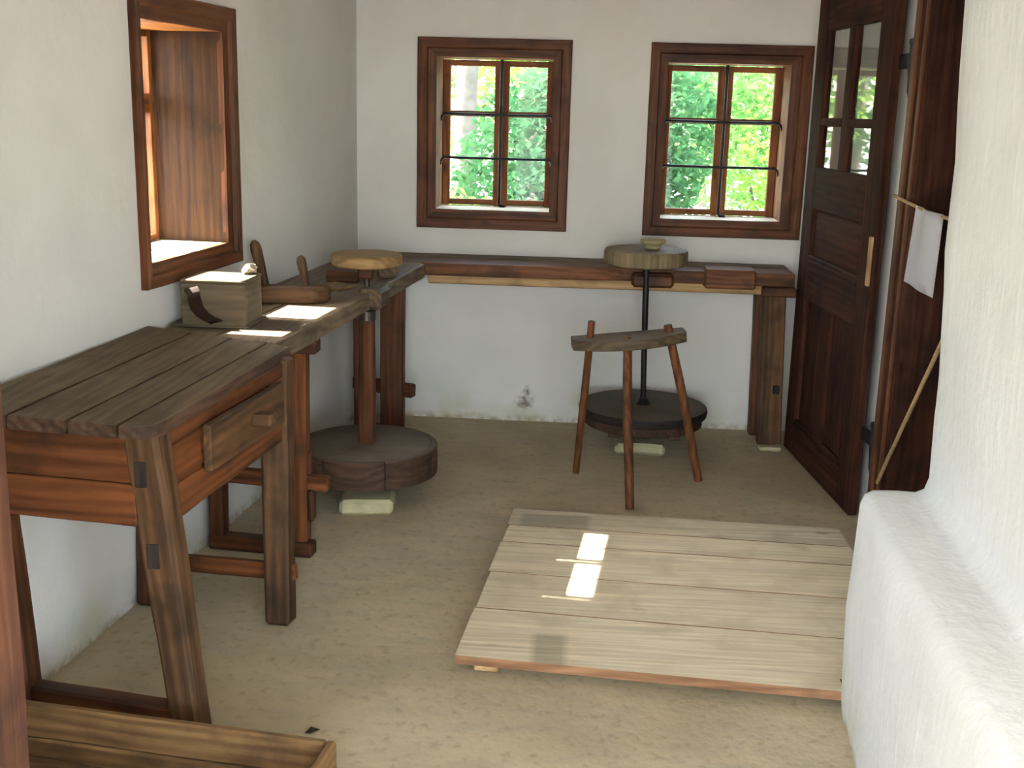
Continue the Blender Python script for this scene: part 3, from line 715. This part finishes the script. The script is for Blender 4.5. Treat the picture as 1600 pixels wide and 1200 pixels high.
# ------------------------------------------------------------------ stool
def stool():
    root = empty('stool', (.2, 4.5, 0)); tag(root, 'three-legged half-moon wooden stool with stick legs in front of the wheel', 'stool')
    # seat: half moon, convex side to the camera, slightly tilted
    Lc, Rc = Vector((-.032, 4.555, .598)), Vector((.424, 4.60, .643))
    ux = (Rc-Lc); Wd = ux.length; ux.normalize(); uy = Vector((-ux.y, ux.x, 0)).normalized(); uz = ux.cross(uy)
    out = []
    N = 18
    for k in range(N+1):
        t = k/N; x = -Wd/2+Wd*t; dep = .055+.115*math.sin(math.pi*(.06+.88*t))**.8
        out.append((x, -dep+.06))
    out += [(Wd/2, .06), (-Wd/2, .06)]
    bm = bmesh.new(); b = [bm.verts.new((x, y, -.046)) for x, y in out]; t = [bm.verts.new((x, y, -.006*math.cos(x/Wd*3.1))) for x, y in out]
    bm.faces.new(t); bm.faces.new(b[::-1]); n = len(out)
    for i in range(n): bm.faces.new((b[i], b[(i+1) % n], t[(i+1) % n], t[i]))
    bmesh.ops.recalc_face_normals(bm, faces=bm.faces); bevel(bm, .006, 2)
    o = link('seat', tomesh(bm, 'seat'), wood('seat', 'x'), root, rel((Lc+Rc)/2, root)); o.rotation_euler = Matrix((ux, uy, uz)).transposed().to_euler()
    def leg(p0, pm, p1, r, lab=None):
        P = [Vector(p0), Vector(p0).lerp(Vector(pm), .5), Vector(pm), Vector(pm).lerp(Vector(p1), .5), Vector(p1)]
        me = tube('leg', P, [r*.92, r, r*1.05, r, r*.95], wood('stool', 'z'), root, 12, .002)
        return me
    leg((.006, 4.668, 0), (.028, 4.61, .35), (.045, 4.56, .67), .0155)
    leg((.219, 4.236, .0), (.199, 4.375, .32), (.190, 4.515, .617), .0185)
    leg((.517, 4.625, 0), (.43, 4.60, .36), (.350, 4.585, .662), .0185)
stool()

# ------------------------------------------------------------------ plank platform on the floor
def stained(base, name, x0, x1, y0, y1):
    m = base.copy(); m.name = name; nt = m.node_tree; n = nt.nodes; b = n['Principled BSDF']
    src = b.inputs['Base Color'].links[0].from_socket
    tc = n.new('ShaderNodeTexCoord'); sx = n.new('ShaderNodeSeparateXYZ'); nt.links.new(tc.outputs['Object'], sx.inputs[0])
    f = None
    for o, a, c in (('X', x0, x1), ('Y', y0, y1)):
        for lo, hi in ((a-.012, a+.012), (c+.012, c-.012)):
            mr = n.new('ShaderNodeMapRange'); mr.inputs[1].default_value = lo; mr.inputs[2].default_value = hi; nt.links.new(sx.outputs[o], mr.inputs[0])
            if f is None: f = mr.outputs[0]
            else:
                mu = n.new('ShaderNodeMath'); mu.operation = 'MULTIPLY'; nt.links.new(f, mu.inputs[0]); nt.links.new(mr.outputs[0], mu.inputs[1]); f = mu.outputs[0]
    k = n.new('ShaderNodeMath'); k.operation = 'MULTIPLY'; k.inputs[1].default_value = .6; nt.links.new(f, k.inputs[0])
    mx = n.new('ShaderNodeMix'); mx.data_type = 'RGBA'; mx.inputs[7].default_value = (*lin((138, 128, 108)), 1)
    nt.links.new(k.outputs[0], mx.inputs[0]); nt.links.new(src, mx.inputs[6]); nt.links.new(mx.outputs[2], b.inputs['Base Color'])
    return m
def platform():
    root = empty('plank_platform', (.3, 3.4, 0)); tag(root, 'pale scrubbed plank platform lying on the earthen floor', 'platform')
    fl, fr = Vector((-.302, 2.830)), Vector((.96, 2.715)); bl, br = Vector((-.212, 4.01)), Vector((.952, 3.955))
    t = [0, .262, .496, .72, .858, 1.0]
    jig = [0, .004, -.003, .002, -.004]
    for i, (a, b) in enumerate(zip(t, t[1:])):
        g = .0021; ga = a+(g if i else 0); gb = b-(g if i < 4 else 0)
        x = Vector((jig[i], 0))
        p = [fl.lerp(bl, ga)+x, fr.lerp(br, ga), fr.lerp(br, gb), fl.lerp(bl, gb)+x]
        if i == 0:      # the masonry foot cuts the front board short
            p = [p[0], Vector((.716, 2.742)), Vector((.716, 2.81)), Vector((.96, 2.81)), p[2], p[3]]
        dz = 0
        pl = slab('plank', [tuple(q) for q in p], .035, .061+dz, 'pale', 'x', root, bev=.0008, amp=.0008, side='edge')
        wx = pl.location+root.location
        if i == 4: pl.data.materials[0] = stained(wood('pale', 'x'), 'damp_plank', -.185-wx.x, .06-wx.x, 3.8-wx.y, 3.965-wx.y)
        if i == 0: pl.data.materials[0] = stained(wood('pale', 'x'), 'marked_plank', -.095-wx.x, -.005-wx.x, 2.7-wx.y, 2.985-wx.y)
    for x in (-.20, .30, .62):
        yb = 2.86 if x < .6 else 2.9
        beam('batten', (x-.02, yb-.005, .0165), (x+.05, 3.93, .0165), .07, .031, 'batten', root, facing=(0, 0, 1))
platform()

# ------------------------------------------------------------------ trough in the near corner
def trough():
    root = empty('wooden_trough', (-.9, 2.05, 0)); tag(root, 'open wooden trough box on the floor beside the doorway post', 'trough')
    x0, x1 = -1.27, -.492; yb = lambda x: 2.216-.13*(x+.513); H = .155
    def pb(nm, p, q, z0, z1, th, key='trough'):
        p, q = Vector(p), Vector(q); m = (p+q)/2; d = q-p
        o = link(nm, box_mesh(nm, (d.length, th, z1-z0), .005, 8, .002), wood(key, 'x'), root, rel((m.x, m.y, (z0+z1)/2), root)); o.rotation_euler.z = math.atan2(d.y, d.x)
    off = Vector((-.05, -.42))
    A, B = Vector((x0, yb(x0))), Vector((x1-.02, yb(x1)))
    pb('side_board', A, B, .07, H, .022); pb('side_board', A, B, .0, .068, .024)
    pb('side_board', A+off, B+off, 0, H, .022)
    e = Vector((.012, .0))
    pb('end_board', B+e, B+off+e, 0, H+.004, .022); pb('end_board', A, A+off, 0, H, .022)
    slab('base_board', [tuple(A+Vector((.015, -.015))), tuple(B+Vector((-.0, -.015))), tuple(B+off+Vector((-.0, .015))), tuple(A+off+Vector((.015, .015)))], .008, .024, 'trough', 'x', root)
trough()

# ------------------------------------------------------------------ small things on the side bench
def small_things():
    zb = BZ+.003
    # box with leather strap
    c = Vector((-1.128, 3.525, zb)); rz = R(2)
    root = empty('wooden_box', c); tag(root, 'small square wooden box with a leather strap handle on the side bench', 'box')
    w, d, h = .20, .185, .135
    def bp(nm, p, dm, ax='x'):
        return link(nm, box_mesh(nm, dm, .003, 3, .0012), wood('box', ax), root, p)
    bp('side_board', (0, -d/2+.007, h/2), (w, .014, h)); bp('side_board', (0, d/2-.007, h/2), (w, .014, h))
    bp('side_board', (-w/2+.007, 0, h/2), (.014, d-.03, h), 'y'); bp('side_board', (w/2-.007, 0, h/2), (.014, d-.03, h), 'y')
    bp('lid', (0, 0, h+.006), (w+.004, d+.004, .012)); bp('base_board', (-.012, 0, .004), (w+.05, d+.02, .008))
    bm = bmesh.new(); rows = []
    path = [(-.066, 0, .112), (-.064, -.012, .122), (-.058, -.024, .126), (-.05, -.031, .116), (-.046, -.033, .092), (-.04, -.031, .066), (-.026, -.026, .045), (-.008, -.016, .03), (.004, -.008, .022), (.012, -.002, .016)]
    for (x, y, z) in path: rows.append([bm.verts.new((x+s*.02, -d/2+y-.002, z+s*.006)) for s in (-1, 1)])
    for a, b in zip(rows, rows[1:]): bm.faces.new((a[0], a[1], b[1], b[0]))
    bmesh.ops.solidify(bm, geom=bm.faces, thickness=.004)
    st = link('strap', tomesh(bm, 'strap'), M_LEATHER, root); smooth_auto(st, 60)
    # two-handled wooden board
    c = Vector((-1.02, 3.97, zb)); root = empty('two_handled_board', c); tag(root, 'wooden board tool with two upright handles lying behind the strapped box', 'tool')
    bm = bmesh.new(); out = [(-.17, -.075)]
    out = [(-.15, -.07), (.06, -.075)]+[(.06+.075*math.sin(R(a)), -.075*math.cos(R(a))) for a in range(15, 180, 15)]+[(.06, .075), (-.15, .06)]
    b = [bm.verts.new((x, y, 0)) for x, y in out]; t = [bm.verts.new((x, y, .055-.05*max(0, y)*2)) for x, y in out]; n = len(out)
    bm.faces.new(t); bm.faces.new(b[::-1])
    for i in range(n): bm.faces.new((b[i], b[(i+1) % n], t[(i+1) % n], t[i]))
    bmesh.ops.recalc_face_normals(bm, faces=bm.faces); bevel(bm, .006, 1)
    link('board', tomesh(bm, 'board'), wood('leg', 'x'), root, (0, 0, 0), (0, 0, R(10)))
    def handle(p, q, rr):
        P = [Vector(p).lerp(Vector(q), t) for t in (0, .15, .5, .8, .93, 1.0)]
        o = link('handle', tube_mesh('handle', P, [rr*.8, rr*.8, rr, rr*1.1, rr*.9, rr*.35], 12), wood('leg', 'z'), root); smooth_auto(o, 60)
    handle((-.098, .012, .05), (-.14, .03, .205), .0185); handle((.045, .03, .05), (.022, .04, .155), .0155)
    # crumpled metal lump on the box
    bm = bmesh.new(); bmesh.ops.create_icosphere(bm, subdivisions=3, radius=.026)
    for v in bm.verts: v.co += wob(v.co, .012, 60); v.co.z *= .62
    z0 = min(v.co.z for v in bm.verts)
    o = link('crumpled_foil', tomesh(bm, 'crumpled_foil'), M_METAL, None, (-1.056, 3.592, zb+.135+.0125-z0)); tag(o, 'crumpled pale scrap on the lid of the strapped box', 'scrap')
    # blocks below the wheel head
    o = pbox('wooden_block', (-.935, 4.46, zb+.022), (.13, .07, .042), 'dark', None, amp=.0015); tag(o, 'dark low wooden block on the side bench behind the wheel shaft', 'block')
    o = pbox('wooden_block', (-.79, 4.63, zb+.038), (.075, .13, .075), 'bench', None, amp=.002, bev=.012); tag(o, 'dusty brown wooden block at the bench edge beside the wheel head', 'block')
    # flat clay batt on the bench
    o = slab('clay_batt', [(-1.0, 4.265), (-.90, 4.215), (-.86, 4.335), (-.97, 4.405)], zb, zb+.008, 'headl', 'y', None, bev=.002); tag(o, 'thin flat square of board on the side bench', 'board')
    # dry leaf on the floor
    bm = bmesh.new(); v = [bm.verts.new(p) for p in ((-.018, 0, .0), (-.004, .012, .012), (.02, .016, .003), (.002, -.002, .004), (.006, -.016, .010))]
    bm.faces.new((v[0], v[3], v[1])); bm.faces.new((v[1], v[3], v[2])); bm.faces.new((v[0], v[4], v[3]))
    bmesh.ops.solidify(bm, geom=bm.faces, thickness=.0015)
    tag(link('dry_leaf', tomesh(bm, 'dry_leaf'), M_DRY, None, (-.615, 2.50, -.001)), 'tiny curled dry leaf on the bare floor', 'leaf')
small_things()

# ------------------------------------------------------------------ ropes and paper in the doorway
def ropes():
    xr = RIGHT_X-.042
    def sag(p, q, s, n=14):
        p, q = Vector(p), Vector(q); return [p.lerp(q, i/n)-Vector((0, 0, s*4*(i/n)*(1-i/n))) for i in range(n+1)]
    tag(tube('rope', sag((xr, 4.13, 1.232), (xr, 3.16, 1.215), .012), .006, M_ROPE, None, 8, .0015), 'thin cord stretched across the doorway holding the white paper', 'rope')
    tag(tube('rope', sag((xr, 3.97, .235), (xr, 3.16, 1.16), .0), .007, M_ROPE, None, 8, .002), 'thin cord slanting down to the foot of the doorway frame', 'rope')
    # paper sheet hanging on the cord
    bm = bmesh.new(); nu, nv = 10, 8; g = {}
    for i in range(nu+1):
        for j in range(nv+1):
            u, v = i/nu, j/nv; y = 3.825-.285*u+.04*v*(1-u); z = 1.222-.252*v-.004*u
            g[i, j] = bm.verts.new((-.008+.010*math.sin(u*7+.5)*(1-v*.6), y-3.7, z-1.1))
    for i in range(nu):
        for j in range(nv): bm.faces.new((g[i, j], g[i+1, j], g[i+1, j+1], g[i, j+1]))
    bmesh.ops.solidify(bm, geom=bm.faces, thickness=.0008)
    o = link('paper_sheet', tomesh(bm, 'paper_sheet'), M_PAPER, None, (xr-.004, 3.7, 1.1)); smooth_auto(o, 60); tag(o, 'blank white paper sheet hanging from the cord in the doorway', 'paper')
ropes()

# ------------------------------------------------------------------ trees outside
def leaves(n, blobs, size, seed):
    rnd = random.Random(seed); vs_, fs = [], []
    tot = sum(b[3]*b[4]*b[5] for b in blobs)**1.0
    for (cx, cy, cz, rx, ry, rz_) in blobs:
        k = int(n*(rx*ry*rz_)/tot)
        for _ in range(k):
            while True:
                p = Vector((rnd.uniform(-1, 1), rnd.uniform(-1, 1), rnd.uniform(-1, 1)))
                if .25 < p.length < 1: break
            c = Vector((cx+p.x*rx, cy+p.y*ry, cz+p.z*rz_)); s = size*rnd.uniform(.6, 1.25)
            if mnoise.noise(c*1.7+Vector((seed, 0, 0))) < -.28: continue
            a = Vector((rnd.gauss(0, 1), rnd.gauss(0, 1), rnd.gauss(0, .6))).normalized(); b = a.orthogonal().normalized()
            b = (b*math.cos(rnd.random()*6.28)+a.cross(b)*math.sin(rnd.random()*6.28)); i = len(vs_)
            vs_ += [c-a*s, c+b*s*.45, c+a*s, c-b*s*.45]; fs.append((i, i+1, i+2, i+3))
    return vs_, fs
def tree(name, x, y, label, blobs, n, size, lm, trunk=None, seed=1, group=None):
    root = empty(name, (x, y, -.4)); tag(root, label, 'tree' if trunk else 'shrub', group)
    v, f = leaves(n, blobs, size, seed); me = bpy.data.meshes.new('foliage'); me.from_pydata([tuple(p) for p in v], [], f)
    tag(link('foliage', me, M_LEAF[lm], root), kind='stuff')
    if trunk:
        r, h, lean, br = trunk
        P = [(lean*t*h+.05*math.sin(t*5+seed), .04*math.cos(t*4), h*t) for t in (0, .1, .25, .4, .6, .8, 1)]
        smooth_auto(link('trunk', tube_mesh('trunk', P, [r*1.4, r*1.1, r, r*.92, r*.8, r*.6, r*.3], 14), M_BARK, root), 60)
        for (t, dx, dy, dz) in br:
            p = Vector((lean*t*h, 0, h*t)); q = p+Vector((dx, dy, dz)); m = p.lerp(q, .5)+Vector((0, 0, -.08*dz))
            smooth_auto(link('branch', tube_mesh('branch', [p, m, q], [r*.4, r*.26, r*.1], 8), M_BARK, root), 60)
    else:
        for k in range(4):
            a = k*1.7+seed; smooth_auto(link('stem', tube_mesh('stem', [(0, 0, 0), (.2*math.cos(a), .2*math.sin(a), .5), (.45*math.cos(a), .45*math.sin(a), 1.3)], [.04, .03, .012], 6), M_BARK, root), 60)
    return root
tree('tree', -1.28, 12.4, 'tall pale-barked tree beyond the window nearest the corner', [(0, .4, 4.6, 2.2, 1.6, 1.9), (-.9, 1.5, 2.4, 1.5, .8, 1.1), (1.0, 1.5, 2.8, 1.1, .8, .9)], 9000, .06, 0, (.13, 5.2, .02, [(.42, -1.0, .1, .7), (.5, .9, -.1, .8), (.46, -.9, .3, .4), (.62, .8, .2, .6)]), 3)
tree('tree', -.75, 17.0, 'slender grey tree with a forked trunk beyond the window nearest the corner', [(0, .3, 4.4, 1.6, 1.5, 2.0), (.2, .2, 2.6, 1.2, 1.0, 1.1)], 9000, .06, 0, (.12, 5, -.07, [(.4, .8, 0, .8), (.5, -.8, .1, .7)]), 5)
tree('shrub', -.1, 10.2, 'dense bluish green shrub between the two back windows', [(0, 0, 1.15, 1.1, .9, 1.15), (.35, .2, 1.7, .9, .8, .9)], 20000, .05, 2, None, 7)
tree('shrub', -1.5, 8.2, 'low yellow-green shrub in front of the pale-barked tree', [(0, 0, .6, 1.3, .9, .75), (.3, .1, .75, .9, .7, .6)], 9500, .045, 0, None, 9)
tree('shrub', 2.1, 12.6, 'bushy green shrub beyond the window beside the open door', [(0, 0, 1.2, 1.1, .9, 1.2), (-.2, .2, 2.2, 1.0, .8, .9)], 10000, .05, 1, None, 11)
tree('shrub', 2.5, 10.2, 'taller leafy shrub with yellow tips beyond the window beside the open door', [(0, 0, 1.5, 1.2, .9, 1.5), (.2, .1, 2.6, 1.0, .8, .9)], 10500, .05, 0, None, 13)
tree('tree', 3.4, 15.4, 'broad leafy tree behind the shrubs by the window beside the open door', [(0, 0, 3.4, 2.3, 1.5, 2.2), (-1.3, .2, 2.0, 1.2, 1.0, 1.4), (1.4, .2, 1.8, 1.2, 1.0, 1.4)], 14000, .06, 1, (.14, 4.8, .03, [(.3, 1.0, -.1, .8), (.4, -.9, .1, .8)]), 15)
tree('tree', -5.4, 10.2, 'unseen high-crowned tree added to shade the shrubs outside the corner window', [(0, 0, 6.3, 1.9, 1.6, 1.9), (.6, .2, 5.6, 1.3, 1.4, 1.2)], 9000, .1, 1, (.14, 6.6, .03, [(.6, .9, 0, .9), (.65, -.9, .1, .8)]), 17)  # added out of view to keep the sun off the shrubs
for i, (x, y, l) in enumerate(((-6.4, 14.6, 1), (-4.8, 17.8, 2), (8.2, 13.2, 1), (12.2, 14.6, 2), (-8.4, 19.4, 0), (5.2, 20.2, 0), (-2.2, 21.0, 1), (2.2, 23.6, 2))):
    tree('tree', x, y, 'leafy tree in the belt of greenery far behind the back windows', [(0, 0, 3.2, 2.0, 1.4, 2.1), (.6, .3, 1.7, 1.5, 1.1, 1.5)], 7000, .075, l, (.15, 4.6, .02, [(.35, .9, 0, .9), (.45, -.9, .1, .8)]), 20+i, 'trees far behind the back windows')
for i, (x, y) in enumerate(((-10.2, 9.5), (-11.4, 6.5), (-10.0, 13.0))):
    tree('tree', x, y, 'small leafy tree standing outside the side window', [(0, 0, 2.4, 1.6, 1.6, 1.6), (.3, .3, 1.2, 1.2, 1.2, 1.0)], 3200, .1, i % 2, (.12, 3.4, .02, [(.4, .7, 0, .7), (.5, -.7, .1, .6)]), 40+i, 'trees outside the side window')
